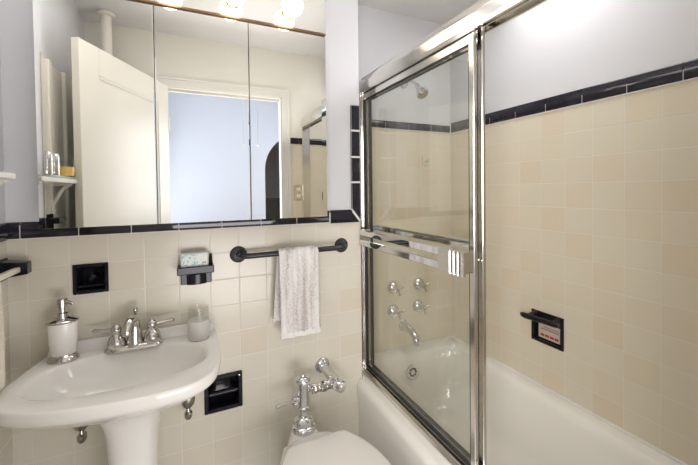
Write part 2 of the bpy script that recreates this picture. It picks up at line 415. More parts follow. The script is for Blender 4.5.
# mitred corner, then the upright run
bm = bmesh.new(); t = 0.010
wq = 0.048; x1 = XC - 0.001
def mitre(pts): prism(bm, pts, -t, 0.0)
mitre([(js[7] + G, ZTB - 0.003), (x1 - 0.004, ZTB - 0.003), (x1 - wq - 0.003, 1.266), (js[7] + G, 1.266)])
vj = [1.222, 1.395, 1.515, 1.640, 1.762]
mitre([(x1, ZTB + 0.001), (x1, vj[1] - 0.0), (x1 - wq, vj[1] - 0.0), (x1 - wq, 1.270)])
for a, b in zip(vj[1:], vj[2:]): mitre([(x1, a + 2 * G), (x1, b), (x1 - wq, b), (x1 - wq, a + 2 * G)])
bmesh.ops.bevel(bm, geom=bm.edges[:], offset=0.003, segments=2, affect='EDGES')
struct('trim_6', bm, BLACKT, True)
bm = B(XL + 0.001, XC - 0.002, -0.0075, 0.0, ZTB, 1.256); box(bm, x1 - wq + 0.002, x1 - 0.001, -0.0085, 0, 1.25, 1.76)
struct('trim_7', bm, GROUT)
ys = [YB - 0.012] + [-0.087 - 0.1638 * k for k in range(-1, 8)]
ys = [y for y in ys if y > YF]
segs = [('Y', XR, -1, b + G, a - G, ZH + 0.002, 1.775) for a, b in zip(ys, ys[1:] + [YF + 0.001])]
xs = [XR - 0.0115] + [XR - 0.161 * k for k in range(1, 5)]
segs += [('X', YB, -1, max(b + G, 1.458), a - G, ZH + 0.002, 1.757) for a, b in zip(xs, xs[1:] + [1.457]) if a > 1.47]
band('trim_8', segs)
segs = [('X', YF, 1, a + G, b - G, ZH + 0.002, 1.757) for a, b in zip([1.30, 1.37, 1.44, 1.60, 1.76, 1.92], [1.37, 1.44, 1.60, 1.76, 1.92, 2.08])]
band('trim_9', segs)
struct('trim_10', box(B(XR - 0.007, XR, YF, YB, ZH + 0.001, 1.747), 1.457, XR, YB - 0.007, YB, ZH + 0.001, 1.747), GROUT)
js2 = [-0.045, -0.20, -0.355, -0.478]
band('trim_11', [('Y', XL, 1, b + G, a - G, ZTB, 1.266) for a, b in zip([-0.012] + js2, js2)])
# white caulk between tub and walls
bm = TB([(XR - 0.002, YF + 0.004, 0.412), (XR - 0.002, YB - 0.004, 0.412)], 0.006, 8)
tube(bm, [(1.46, YB - 0.002, 0.412), (XR, YB - 0.002, 0.412)], 0.006, 8)
struct('trim_12', bm, mat('white_caulk', (0.75, 0.74, 0.70), 0.4, noise=0.02, nscale=30))

# open bathroom door leaf seen in the mirror
hinge = Vector((0.505, YF + 0.026, 0)); free = Vector((0.192, -0.615, 0)); dd = (free - hinge); LW = dd.length
bm = bmesh.new()
th = 0.036; sw = 0.115; zt = 2.04
box(bm, 0, sw, 0, th, 0.01, zt, 0.002); box(bm, LW - sw, LW, 0, th, 0.01, zt, 0.002)
for a, b in ((0.01, 0.25), (0.92, 1.05), (zt - 0.13, zt)): box(bm, sw - 0.001, LW - sw + 0.001, 0, th, a, b, 0.002)
for a, b in ((0.25, 0.92), (1.05, zt - 0.13)):
    box(bm, sw - 0.001, LW - sw + 0.001, 0.011, th - 0.011, a, b)
    for s in (0.004, th - 0.011):
        for (p, q, r, s2) in ((sw, LW - sw, a, a + 0.012), (sw, LW - sw, b - 0.012, b), (sw, sw + 0.012, a, b), (LW - sw - 0.012, LW - sw, a, b)):
            box(bm, p, q, s, s + 0.007, r, s2)
door = finish('door_1', bm, CREAMP, (0, 0, 0), None, smooth=False); door['kind'] = 'structure'
door.location = hinge; door.rotation_euler = (0, 0, math.atan2(dd.y, dd.x))
bm = L([(0.0, -0.075), (0.018, -0.073), (0.027, -0.055), (0.024, -0.038), (0.010, -0.030), (0.010, -0.008), (0.027, -0.006), (0.027, 0)], (LW - 0.06, 0, 0.98), (0, 1, 0), 24)
lathe(bm, [(0.027, 0), (0.027, 0.006), (0.010, 0.008), (0.010, 0.030), (0.024, 0.038), (0.027, 0.055), (0.018, 0.073), (0, 0.075)], (LW - 0.06, th, 0.98), (0, 1, 0), 24)
finish('door_handle', bm, CHROME, (0, 0, 0), door)
bm = bmesh.new()
for z in (0.25, 1.0, 1.8): box(bm, -0.004, 0.004, -0.004, th - 0.01, z - 0.045, z + 0.045, 0.001)
finish('hinge', bm, CREAMP, (0, 0, 0), door)

# ================================================================= BATHTUB
def rrect(x0, x1, y0, y1, r, z, n=10):
    out = []
    for (cx, cy, a0) in ((x1 - r, y1 - r, 0), (x0 + r, y1 - r, 90), (x0 + r, y0 + r, 180), (x1 - r, y0 + r, 270)):
        for k in range(n + 1):
            a = math.radians(a0 + 90 * k / n); out.append((cx + r * math.cos(a), cy + r * math.sin(a), z))
    return out
tub = Thing('bathtub', (1.75, -0.52, 0), 'white enamel bathtub built in behind the sliding glass doors', 'bathtub')
rings = [rrect(1.374, 2.128, YF + 0.002, YB - 0.003, 0.004, 0.0), rrect(1.374, 2.128, YF + 0.002, YB - 0.003, 0.004, 0.405),
         rrect(1.378, 2.124, YF + 0.006, YB - 0.007, 0.004, 0.410),
         rrect(1.462, 2.075, -1.215, 0.172, 0.10, 0.409), rrect(1.474, 2.063, -1.205, 0.163, 0.10, 0.400),
         rrect(1.482, 2.056, -1.19, 0.156, 0.11, 0.37), rrect(1.495, 2.045, -1.15, 0.145, 0.13, 0.25), rrect(1.515, 2.025, -1.08, 0.125, 0.15, 0.13),
         rrect(1.55, 1.99, -1.02, 0.09, 0.15, 0.085), rrect(1.62, 1.92, -0.94, 0.02, 0.12, 0.072)]
tub.part('basin', loft(bmesh.new(), rings), TUBM, angle=50)
prof = [(1.38, 0.0), (1.345, 0.0), (1.345, 0.28), (1.342, 0.325), (1.3385, 0.36), (1.337, 0.392)]
prof += [(1.369 - 0.032 * math.cos(a), 0.408 + 0.032 * math.sin(a)) for a in [math.radians(d) for d in (0, 15, 30, 45, 60, 75, 90)]]
prof += [(1.458, 0.440), (1.466, 0.436), (1.473, 0.425), (1.476, 0.395), (1.462, 0.39), (1.40, 0.39), (1.38, 0.385)]
tub.part('apron', PZ(prof, YF + 0.003, -0.004), TUBM, angle=50)
tub.part('rim_end', PZ([(1.369, 0.40), (1.369, 0.440), (1.458, 0.440), (1.466, 0.436), (1.473, 0.425), (1.476, 0.395), (1.462, 0.395)], -0.0045, YP - 0.001), TUBM, angle=50)
of = (1.759, 0.143, 0.311)
nrm = Vector((0, -1, 0.12)).normalized()
tub.part('overflow_plate', L([(0, -0.004), (0.038, -0.004), (0.042, 0.0), (0.042, 0.004), (0.037, 0.007), (0.030, 0.0075), (0.0, 0.006)], of, nrm, 32), CHROME)
bm = bmesh.new()
for k in range(8):
    a = 2 * PI * k / 8
    c = Vector(of) + nrm * 0.0088 + Vector((math.cos(a), 0, math.sin(a))) * 0.020
    lathe(bm, [(0, -0.001), (0.0066, -0.001), (0.0066, 0.0008), (0, 0.0008)], c, nrm, 10)
tub.part('overflow_slots', bm, RUBBER)
tub.part('drain', L([(0, 0), (0.032, 0), (0.032, 0.004), (0.02, 0.006), (0, 0.003)], (1.77, -0.06, 0.0725), (0, 0, 1), 28), CHROME)

# ================================================================= SHOWER DOORS
XD = 1.425
enc = Thing('shower_door_frame', (XD, -0.55, 0.4405), 'polished metal frame and tracks of the shower doors on the tub rim', 'door frame')
hp = [(1.398, 1.838), (1.392, 1.848), (1.391, 1.880), (1.397, 1.884), (1.397, 1.896), (1.404, 1.912), (1.42, 1.918), (1.452, 1.918), (1.460, 1.910), (1.460, 1.838),
      (1.452, 1.838), (1.452, 1.868), (1.434, 1.868), (1.434, 1.846), (1.430, 1.846), (1.430, 1.868), (1.406, 1.868), (1.406, 1.838)]
enc.part('header', PZ(hp, YF + 0.001, YP - 0.001), ALU, angle=25)
tp = [(x, z + 0.030) for x, z in [(1.390, 0.4105), (1.390, 0.416), (1.398, 0.420), (1.402, 0.420), (1.402, 0.432), (1.406, 0.432), (1.406, 0.418), (1.428, 0.418), (1.428, 0.430), (1.432, 0.430), (1.432, 0.418), (1.452, 0.418), (1.452, 0.440), (1.457, 0.440), (1.457, 0.4105)]]
enc.part('bottom_track', PZ(tp, YF + 0.001, YP - 0.001), ALU, angle=25)
for y0, y1 in ((YP - 0.009, YP - 0.001), (YF + 0.001, YF + 0.013)):
    bm = B(1.398, 1.456, y0, y1, 0.450, 1.866, 0.002)
    enc.part('jamb', bm, ALU)

def sliding(name, x, y0, y1, label, bar_x, bz, side, outer):
    t = Thing(name, (x, (y0 + y1) / 2, 0.456), label, 'shower door')
    zb, zt_ = 0.456, 1.862
    st = 0.021
    for a, b in ((y0, y0 + st), (y1 - 0.014, y1)):
        bm = B(x - 0.007, x + 0.007, a, b, zb, zt_, 0.002)
        t.part('stile', bm, ALU)
    bm = B(x - 0.0065, x + 0.0065, y0 + st, y1 - 0.014, zt_ - 0.055, zt_, 0.002); t.part('top_rail', bm, ALU)
    bm = B(x - 0.0065, x + 0.0065, y0 + st, y1 - 0.014, zb, zb + 0.014, 0.002); t.part('bottom_rail', bm, ALU)
    g = bmesh.new()
    box(g, x - 0.0072, x + 0.0072, y1 - 0.021, y1 - 0.014, zb + 0.014, zt_ - 0.055)
    box(g, x - 0.0072, x + 0.0072, y0 + st, y1 - 0.021, zb + 0.014, zb + 0.019)
    box(g, x - 0.0060, x + 0.0060, y0 + st, y0 + st + 0.002, zb + 0.034, zt_ - 0.055)
    box(g, x - 0.0060, x + 0.0060, y0 + st, y1 - 0.026, zt_ - 0.058, zt_ - 0.055)
    t.part('gasket', g, RUBBER)
    t.part('glass_pane', B(x - 0.002, x + 0.002, y0 + st - 0.004, y1 - 0.012, zb + 0.01, zt_ - 0.05), GLASS)
    if outer:
        # double flat towel bar with solid end plates
        bx0, bx1 = x - 0.062, x - 0.054
        ba = bmesh.new()
        for z0, z1 in ((bz - 0.036, bz - 0.010), (bz + 0.010, bz + 0.036)):
            box(ba, bx0, bx1, y0 + 0.10, -0.006, z0, z1, 0.002)
        bar = t.part('towel_bar', ba, CHROME)
        e = bmesh.new()
        box(e, bx0, bx1 + 0.001, y0 - 0.012, y0 + 0.105, bz - 0.037, bz + 0.037, 0.001)
        for q in range(4):  # ribs added to a flat plate to give it striped reflections
            ya = y0 - 0.012 + q * 0.018
            prism(e, [(bx0 + 0.001, ya), (bx0 - 0.005, ya + 0.003), (bx0 - 0.005, ya + 0.006), (bx0 + 0.001, ya + 0.013)], bz - 0.037, bz + 0.037, 'XY')
        box(e, bx0, x - 0.006, y0 + 0.004, y0 + 0.016, bz - 0.034, bz + 0.034, 0.002)
        t.part('end_plate', e, CHROME, bar)
        e = B(bx0, x - 0.006, -0.016, -0.005, bz - 0.037, bz + 0.037, 0.001)
        t.part('end_plate', e, CHROME, bar)
    else:
        bx0, bx1 = x + 0.040, x + 0.047
        bar = t.part('towel_bar', B(bx0, bx1, y0 + 0.06, y1 - 0.01, bz - 0.014, bz + 0.014, 0.002), CHROME)
        for a in (y0 + 0.058, y1 - 0.018):
            t.part('end_plate', B(x + 0.007, bx1, a, a + 0.010, bz - 0.014, bz + 0.014, 0.001), CHROME, bar)
        for dx in (-0.0072,):
            b2 = bmesh.new()
            for zz in (bz - 0.03,):
                for yy in (y0 + 0.008, y0 + 0.022): lathe(b2, [(0, -0.001), (0.005, 0), (0.005, 0.003), (0, 0.004)], (x + dx, yy, zz), (-1, 0, 0), 12)
            t.part('screw', b2, CHROME)
    return t
sliding('sliding_shower_door', 1.4175, -0.690, 0.060, 'clear glass shower door with a double flat towel bar facing the room', 0, 1.132, -1, True)
sliding('sliding_shower_door', 1.4425, -0.700, 0.050, 'rear clear glass shower door, directly behind the one with the double bar', 0, 1.165, 1, False)

# ================================================================= TUB FITTINGS
def tub_tap(x, z, label):
    t = Thing('tub_tap', (x, YB, z), label, 'tap', 'cross-handled taps over the tub')
    ax = (0, -1, 0)
    t.part('flange', L([(0, 0), (0.038, 0), (0.038, 0.003), (0.033, 0.014), (0.022, 0.024), (0.013, 0.028), (0.011, 0.050), (0, 0.050)], (x, YB, z), ax, 28), CHROME)
    bm = L([(0, 0.048), (0.015, 0.048), (0.017, 0.056), (0.014, 0.066), (0.010, 0.070), (0.007, 0.080), (0, 0.083)], (x, YB, z), ax, 20)
    h = t.part('handle', bm, CHROME)
    for k in range(4):
        a = PI / 2 * k + 0.35; d = Vector((math.cos(a), 0, math.sin(a))); c = Vector((x, YB - 0.060, z))
        t.part('spoke', TB([c + d * 0.006, c + d * 0.024, c + d * 0.031, c + d * 0.036, c + d * 0.039], [0.0065, 0.005, 0.0075, 0.007, 0.002], 12), CHROME, h)
    return t
tub_tap(1.690, 0.785, 'chrome cross-handled tap, upper left of the four over the tub')
tub_tap(1.872, 0.785, 'chrome cross-handled tap, upper right of the four over the tub')
tub_tap(1.690, 0.648, 'chrome cross-handled tap, lower left of the four over the tub')
tub_tap(1.868, 0.650, 'chrome cross-handled tap, lower right of the four over the tub')
sp = Thing('tub_spout', (1.765, YB, 0.545), 'chrome tub spout curving down over the end of the bathtub', 'spout')
sp.part('flange', L([(0, 0), (0.036, 0), (0.036, 0.004), (0.028, 0.016), (0, 0.018)], (1.765, YB, 0.548), (0, -1, 0), 28), CHROME)
pts = smooth_path([(1.765, YB - 0.004, 0.548), (1.765, YB - 0.05, 0.545), (1.765, YB - 0.095, 0.532), (1.765, YB - 0.125, 0.508), (1.765, YB - 0.132, 0.480)], 6)
sp.part('spout_body', TB(pts, [0.026, 0.024, 0.021, 0.018, 0.016], 20), CHROME)
sh = Thing('shower_head', (1.775, YB, 1.985), 'chrome shower head on a bent arm high in the tub corner', 'shower head')
arm = smooth_path([(1.775, YB, 1.985), (1.775, YB - 0.05, 1.985), (1.775, YB - 0.10, 1.967), (1.775, YB - 0.135, 1.935)], 6)
sh.part('arm', TB(arm, 0.0085, 14), CHROME)
sh.part('flange', L([(0, 0), (0.030, 0), (0.028, 0.006), (0.012, 0.012), (0, 0.012)], (1.775, YB, 1.985), (0, -1, 0), 24), CHROME)
d = Vector((0.12, -0.60, -0.79)).normalized(); o0 = Vector((1.775, YB - 0.133, 1.938))
hd = sh.part('head', L([(0, -0.004), (0.012, -0.002), (0.015, 0.010), (0.012, 0.018), (0.014, 0.028), (0.022, 0.040), (0.033, 0.066), (0.035, 0.074), (0.032, 0.079), (0, 0.077)], o0, d, 28), CHROME)
sh.part('spray_face', L([(0, 0.0775), (0.027, 0.079), (0.024, 0.083), (0, 0.084)], o0, d, 28), OLDCH, hd)
hk = Thing('robe_hook', (1.93, YB, 1.53), 'small ivory ceramic hook on the tiled end wall of the tub', 'hook')
hk.part('plate', B(1.908, 1.952, YB - 0.006, YB, 1.502, 1.560, 0.004), IVORY)
hk.part('hook', TB(smooth_path([(1.93, YB - 0.004, 1.535), (1.93, YB - 0.03, 1.528), (1.93, YB - 0.04, 1.545)], 5), 0.007, 12), IVORY)

# soap holder in the tub wall
s = Thing('tub_soap_holder', (XR, -0.418, 0.696), 'black ceramic recessed soap holder with grab bar in the tub wall', 'soap holder')
y0, y1, z0, z1 = TSOAP
bm = bmesh.new(); D = 0.05
for a in ((y0, y0 + 0.014, z0, z1), (y1 - 0.014, y1, z0, z1), (y0 + 0.012, y1 - 0.012, z0, z0 + 0.014), (y0 + 0.012, y1 - 0.012, z1 - 0.014, z1)):
    box(bm, XR - 0.008, XR + 0.03, a[0], a[1], a[2], a[3], 0.002)
s.part('plate', bm, BLACK)
s.part('recess', B(XR + 0.012, XR + 0.03, y0 + 0.01, y1 - 0.01, z0 + 0.01, z1 - 0.01), BLACK)
bm = TB(smooth_path([(XR - 0.055, y1 + 0.014, 0.747), (XR - 0.06, y1 - 0.01, 0.747), (XR - 0.058, -0.418, 0.749), (XR - 0.058, y0 + 0.012, 0.752), (XR - 0.055, y0 - 0.012, 0.752)], 5), [0.010, 0.014, 0.012, 0.013, 0.010], 16)
for yy in (y0 + 0.022, y1 - 0.022): tube(bm, [(XR - 0.004, yy, 0.752), (XR - 0.03, yy, 0.750), (XR - 0.058, yy, 0.749)], [0.018, 0.013, 0.012], 14)
s.part('grab_bar', bm, BLACK)
lb = s.part('label', B(XR + 0.0095, XR + 0.0118, -0.478, -0.366, 0.641, 0.712, 0.0004), LABELM, label='cream paper label with red print')
bm = bmesh.new()
for a, b in ((-0.466, -0.448), (-0.444, -0.424), (-0.420, -0.399), (-0.395, -0.378)): box(bm, XR + 0.0088, XR + 0.0095, a, b, 0.651, 0.662)
s.part('red_print', bm, REDINK, lb)
bm = bmesh.new()
for k in range(9): box(bm, XR + 0.0088, XR + 0.0095, -0.466 + k * 0.0098, -0.459 + k * 0.0098, 0.682, 0.689)
for k in range(7): box(bm, XR + 0.0088, XR + 0.0095, -0.462 + k * 0.0105, -0.455 + k * 0.0105, 0.694, 0.699)
s.part('fine_print', bm, GREYINK, lb)

# ================================================================= MIRROR CABINET + LIGHT
MD = -0.12; MX = [0.1925, 0.516, 0.834, 1.150]; MB, MT = 1.249, 2.008
cab = Thing('medicine_cabinet', (0.67, 0, MB), 'three-door mirrored medicine cabinet over the sink', 'cabinet')
cab.part('cabinet_body', B(MX[0] + 0.004, MX[3] - 0.004, MD + 0.006, -0.0105, MB + 0.028, MT, 0.001), STEELBOX)
for i, (a, b) in enumerate(zip(MX, MX[1:])):
    a += 0.0012; b -= 0.0012; bd = 0.0006
    wl, wr, wb = (0.018 if i == 0 else 0.003), (0.020 if i == 2 else 0.003), 0.0004
    bm = bmesh.new(); zt_ = MT - 0.004
    loft(bm, [[(a, MD + 0.005, MB), (b, MD + 0.005, MB), (b, MD + 0.005, zt_), (a, MD + 0.005, zt_)],
              [(a, MD + bd, MB), (b, MD + bd, MB), (b, MD + bd, zt_), (a, MD + bd, zt_)],
              [(a + wl, MD, MB + wb), (b - wr, MD, MB + wb), (b - wr, MD, zt_ - 0.0004), (a + wl, MD, zt_ - 0.0004)]])
    p = cab.part('mirror_door', bm, MIRROR, angle=1)
    p.data.materials[0] = MIRROR
cab.part('door_gap', box(B(MX[1] - 0.0011, MX[1] + 0.0011, MD - 0.0004, MD + 0.005, MB, MT - 0.004), MX[2] - 0.0011, MX[2] + 0.0011, MD - 0.0004, MD + 0.005, MB, MT - 0.004), GAPSHADE)  # dark strips stand in for the shade in the gaps between doors
vl = Thing('vanity_light', (0.67, 0, 2.015), 'mirrored light bar with lit globe bulbs along the top of the cabinet', 'light fixture')
vl.part('bottom_strip', B(MX[0], MX[3], MD - 0.006, MD + 0.03, MT + 0.0, MT + 0.009, 0.001), BRONZE)
vl.part('backplate', B(MX[0], MX[3], MD, -0.001, MT + 0.010, 2.215, 0.001), MIRROR)
vl.part('top_strip', B(MX[0], MX[3], MD - 0.004, -0.001, 2.216, 2.224, 0.001), BRONZE)
for x in (0.991 - 0.2125 * 3, 0.991 - 0.2125 * 2, 0.991 - 0.2125, 0.991):
    so = vl.part('socket', L([(0, 0), (0.026, 0), (0.026, 0.004), (0.017, 0.008), (0.017, 0.026), (0.0, 0.026)], (x, MD, 2.073), (0, -1, 0), 24), BRASS)
    R = 0.042
    pr = [(0.0, 0.020), (0.014, 0.020)] + [(R * math.sin(a), 0.064 - R * math.cos(a)) for a in [math.radians(22 + 158 * k / 14) for k in range(14)]] + [(0, 0.064 + R)]
    vl.part('globe_bulb', L(pr, (x, MD, 2.073), (0, -1, 0), 32), BULBM, so)

# ================================================================= SINK
def spline_closed(P, n=8):
    out = []; m = len(P)
    for i in range(m):
        p0, p1, p2, p3 = (Vector(P[(i + j - 1) % m]) for j in range(4))
        for k in range(n):
            t = k / n
            out.append(0.5 * ((2 * p1) + (-p0 + p2) * t + (2 * p0 - 5 * p1 + 4 * p2 - p3) * t * t + (-p0 + 3 * p1 - 3 * p2 + p3) * t ** 3))
    return out
SX, SY = 0.425, -0.225
outline = [(0.702, -0.035), (0.707, -0.12), (0.706, -0.22), (0.698, -0.30), (0.676, -0.368), (0.628, -0.413), (0.55, -0.430), (0.46, -0.428), (0.36, -0.415), (0.27, -0.392),
           (0.185, -0.355), (0.137, -0.305), (0.126, -0.235), (0.140, -0.14), (0.160, -0.05), (0.178, -0.0025), (0.26, -0.002), (0.42, -0.002), (0.58, -0.002), (0.690, -0.0025)]
OUT = [(p.x, p.y) for p in spline_closed([(a, b, 0) for a, b in outline], 6)]
OUT = [(a, min(b, -0.002)) for a, b in OUT]
NO = len(OUT)
def inner_ring(z, k, cx=0.420, cy=-0.212, a=0.246, b=0.136, n=2.5, dx=0, dy=0):
    out = []
    for (x, y) in OUT:
        th_ = math.atan2((y - cy) / b, (x - cx) / a); c, s_ = math.cos(th_), math.sin(th_)
        out.append((cx + dx + a * k * math.copysign(abs(c) ** (2 / n), c), cy + dy + b * k * math.copysign(abs(s_) ** (2 / n), s_), z))
    return out
def outr(k, z, dy=0, cy=-0.2): return [(SX + (x - SX) * k, min(-0.002, cy + (y - cy) * k + dy), z) for x, y in OUT]
RZ = 0.812
sink = Thing('pedestal_sink', (SX, -0.2, 0), 'white porcelain pedestal sink under the mirror', 'sink')
rings = [outr(0.30, 0.665, 0.02), outr(0.50, 0.685, 0.02), outr(0.72, 0.715, 0.02), outr(0.86, 0.745, 0.01), outr(0.945, 0.766), outr(0.98, 0.774), outr(0.993, 0.780), outr(1.0, 0.790), outr(1.0, 0.800), outr(0.996, 0.807), outr(0.988, 0.811), outr(0.975, RZ),
         inner_ring(RZ - 0.0005, 1.02), inner_ring(RZ - 0.003, 0.985), inner_ring(RZ - 0.012, 0.955), inner_ring(RZ - 0.04, 0.90), inner_ring(RZ - 0.075, 0.80), inner_ring(RZ - 0.105, 0.62), inner_ring(RZ - 0.120, 0.40), inner_ring(RZ - 0.125, 0.12)]
sink.part('basin', loft(bmesh.new(), rings), PORC, angle=60)
# raised back ledge
led = [(-0.002, 0.80), (-0.002, 0.842), (-0.006, 0.846), (-0.014, 0.846), (-0.020, 0.842), (-0.026, 0.822), (-0.034, 0.8135), (-0.04, 0.80)]
bmk = bmesh.new(); XS = [0.176, 0.182, 0.20, 0.64, 0.672, 0.688, 0.694]; HS = [0.35, 0.75, 1, 1, 0.95, 0.6, 0.25]
loft(bmk, [[(x, p[0], 0.80 + (p[1] - 0.80) * (0.35 + 0.65 * h)) for p in led] for x, h in zip(XS, HS)])
sink.part('back_ledge', bmk, PORC, angle=60)
def ell(cx, cy, rx, ry, z, n=36, p=2.4):
    out = []
    for k in range(n):
        a = 2 * PI * k / n; c, s_ = math.cos(a), math.sin(a)
        out.append((cx + rx * math.copysign(abs(c) ** (2 / p), c), cy + ry * math.copysign(abs(s_) ** (2 / p), s_), z))
    return out
PCX = 0.438
rings = [ell(PCX, -0.19, 0.115, 0.105, 0.0), ell(PCX, -0.19, 0.113, 0.103, 0.02), ell(PCX, -0.19, 0.095, 0.088, 0.045), ell(PCX, -0.185, 0.080, 0.078, 0.10), ell(PCX, -0.185, 0.069, 0.070, 0.25), ell(PCX, -0.185, 0.068, 0.070, 0.42),
         ell(PCX, -0.185, 0.069, 0.071, 0.52), ell(PCX, -0.185, 0.074, 0.076, 0.60), ell(PCX, -0.185, 0.086, 0.086, 0.65), ell(PCX, -0.19, 0.108, 0.100, 0.69), ell(PCX, -0.195, 0.125, 0.112, 0.705)]
sink.part('pedestal', loft(bmesh.new(), rings), PORC, angle=60)
sink.part('drain', L([(0, 0), (0.022, 0), (0.022, 0.003), (0.012, 0.004), (0, 0.006)], (0.42, -0.212, RZ - 0.1255), (0, 0, 1), 24), CHROME)
sink.part('overflow_hole', L([(0, 0), (0.008, 0), (0.007, 0.002), (0, 0.002)], (0.42, -0.325, RZ - 0.045), (0, 0.75, 0.6), 16), OLDCH)

# faucet (centreset)
FX, FY, FZ = 0.432, -0.066, RZ + 0.0005
fc = Thing('sink_faucet', (FX, FY, FZ), 'satin nickel two-handle faucet on the back of the sink', 'faucet')
def stadium(hw, hd, z, n=12):
    out = []
    for k in range(n + 1): a = -PI / 2 + PI * k / n; out.append((FX + hw - hd + hd * math.cos(a), FY + hd * math.sin(a), z))
    for k in range(n + 1): a = PI / 2 + PI * k / n; out.append((FX - hw + hd + hd * math.cos(a), FY + hd * math.sin(a), z))
    return out
fc.part('base_plate', loft(bmesh.new(), [stadium(0.090, 0.031, FZ), stadium(0.091, 0.032, FZ + 0.003), stadium(0.088, 0.029, FZ + 0.008), stadium(0.082, 0.024, FZ + 0.014), stadium(0.079, 0.021, FZ + 0.016)]), NICKEL)
for sgn, tilt in ((-1, 0.002), (1, 0.006)):
    hx = FX + sgn * 0.054
    hub = fc.part('handle', L([(0, 0.010), (0.027, 0.010), (0.029, 0.018), (0.0265, 0.036), (0.020, 0.048), (0.013, 0.055), (0.013, 0.060), (0.016, 0.064), (0.0165, 0.074), (0.012, 0.084), (0.006, 0.088), (0.005, 0.092), (0, 0.094)], (hx, FY, FZ), (0, 0, 1), 28), NICKEL)
    z = FZ + 0.070
    ly = 0.014 if sgn < 0 else 0.0
    fc.part('lever', TB([(hx + sgn * a, FY + ly * a / 0.07, z + tilt * a / 0.07) for a in (0.008, 0.03, 0.056, 0.068, 0.073)], [0.0065, 0.0055, 0.0065, 0.0078, 0.003], 14), NICKEL, hub)
pts = smooth_path([(FX, FY, FZ + 0.012), (FX, FY, FZ + 0.045), (FX, FY - 0.001, FZ + 0.080), (FX - 0.003, FY - 0.012, FZ + 0.102), (FX - 0.010, FY - 0.034, FZ + 0.102), (FX - 0.015, FY - 0.050, FZ + 0.082), (FX - 0.016, FY - 0.054, FZ + 0.062)], 6)
fc.part('spout', TB(pts, [0.028, 0.023, 0.018, 0.0155, 0.015, 0.0155, 0.014], 20), NICKEL)
fc.part('lift_knob', L([(0, 0), (0.004, 0), (0.004, 0.055), (0.0075, 0.060), (0.0085, 0.068), (0.005, 0.075), (0, 0.077)], (FX + 0.002, FY + 0.012, FZ + 0.062), (0, 0, 1), 16), NICKEL)

# soap dispenser: oval white bottle, metal foot, collar and pump
DX_, DY_ = 0.232, -0.074
ds = Thing('soap_dispenser', (DX_, DY_, RZ + 0.001), 'white oval soap dispenser with satin metal pump and foot on the sink', 'soap dispenser')
zb = RZ + 0.001
def dl(prof): return L([(a, b * 1.08) for a, b in prof], (DX_, DY_, zb), (0, 0, 1), 40, 0.80, 1.0)
ds.part('foot', dl([(0, 0), (0.042, 0), (0.043, 0.004), (0.039, 0.012), (0.035, 0.015), (0.034, 0.020), (0, 0.020)]), NICKEL)
ds.part('bottle', dl([(0, 0.019), (0.033, 0.019), (0.035, 0.024), (0.038, 0.060), (0.0405, 0.112), (0.040, 0.117), (0, 0.117)]), mat('dispenser_ceramic', (0.80, 0.775, 0.74), 0.2, noise=0.005, nscale=20))
ds.part('collar', dl([(0, 0.117), (0.044, 0.117), (0.045, 0.121), (0.040, 0.125), (0.022, 0.130), (0.015, 0.133), (0, 0.133)]), NICKEL)
bm = L([(0, 0.140), (0.017, 0.140), (0.017, 0.155), (0.011, 0.158), (0.011, 0.172), (0.0145, 0.174), (0.0145, 0.198), (0.012, 0.201), (0, 0.201)], (DX_, DY_, zb), (0, 0, 1), 24)
pm = ds.part('pump', bm, NICKEL)
ds.part('nozzle', TB([(DX_, DY_, zb + 0.191), (DX_ + 0.016, DY_ - 0.010, zb + 0.192), (DX_ + 0.030, DY_ - 0.020, zb + 0.188), (DX_ + 0.033, DY_ - 0.022, zb + 0.183)], [0.008, 0.0065, 0.005, 0.004], 14), NICKEL, pm)

# tumbler
TX, TY = 0.640, -0.085; zb = RZ + 0.001
tm = Thing('drinking_glass', (TX, TY, zb), 'clear glass tumbler with frosted textured base on sink corner', 'glass')
tm.part('glass_wall', L([(0, 0.001), (0.036, 0.001), (0.0375, 0.006), (0.0345, 0.112), (0.0345, 0.118), (0.0335, 0.119), (0.0325, 0.118), (0.0335, 0.070), (0.0335, 0.070), (0, 0.070)], (TX, TY, zb), (0, 0, 1), 40), CLEAR)
tm.part('textured_band', L([(0, 0), (0.036, 0), (0.0392, 0.005), (0.0385, 0.020), (0.0370, 0.067), (0.0352, 0.069), (0, 0.066)], (TX, TY, zb), (0, 0, 1), 40), FROST)

# shut-off valves under the sink
def shutoff(x, z0, label):
    t = Thing('shutoff_valve', (x, 0, z0), label, 'valve')
    y = -0.062
    t.part('escutcheon', L([(0, 0), (0.026, 0), (0.024, 0.005), (0.012, 0.009), (0, 0.009)], (x, 0, z0 + 0.055), (0, -1, 0), 24), OLDCH)
    bm = TB([(x, -0.004, z0 + 0.055), (x, y - 0.012, z0 + 0.055)], 0.0085, 14)
    lathe(bm, [(0, 0.01), (0.013, 0.012), (0.021, 0.022), (0.024, 0.038), (0.023, 0.060), (0.017, 0.074), (0.015, 0.090), (0, 0.090)], (x, y, z0), (0, 0, 1), 20)
    t.part('valve_body', bm, OLDCH)
    t.part('riser', TB([(x, y, z0 + 0.07), (x + 0.01, y, z0 + 0.11), (x + (FX - x) * 0.25, y, 0.705)], 0.005, 10), OLDCH)
    t.part('handle', L([(0, 0), (0.016, 0.0), (0.020, 0.006), (0.020, 0.020), (0.011, 0.027), (0.007, 0.045), (0, 0.045)], (x, y, z0 - 0.028), (0, 0, 1), 16, 1.0, 0.7), OLDCH)
    return t
shutoff(0.598, 0.535, 'worn chrome shut-off valve beneath the right side of the sink')
shutoff(0.272, 0.550, 'worn chrome shut-off valve beneath the left side of the sink')

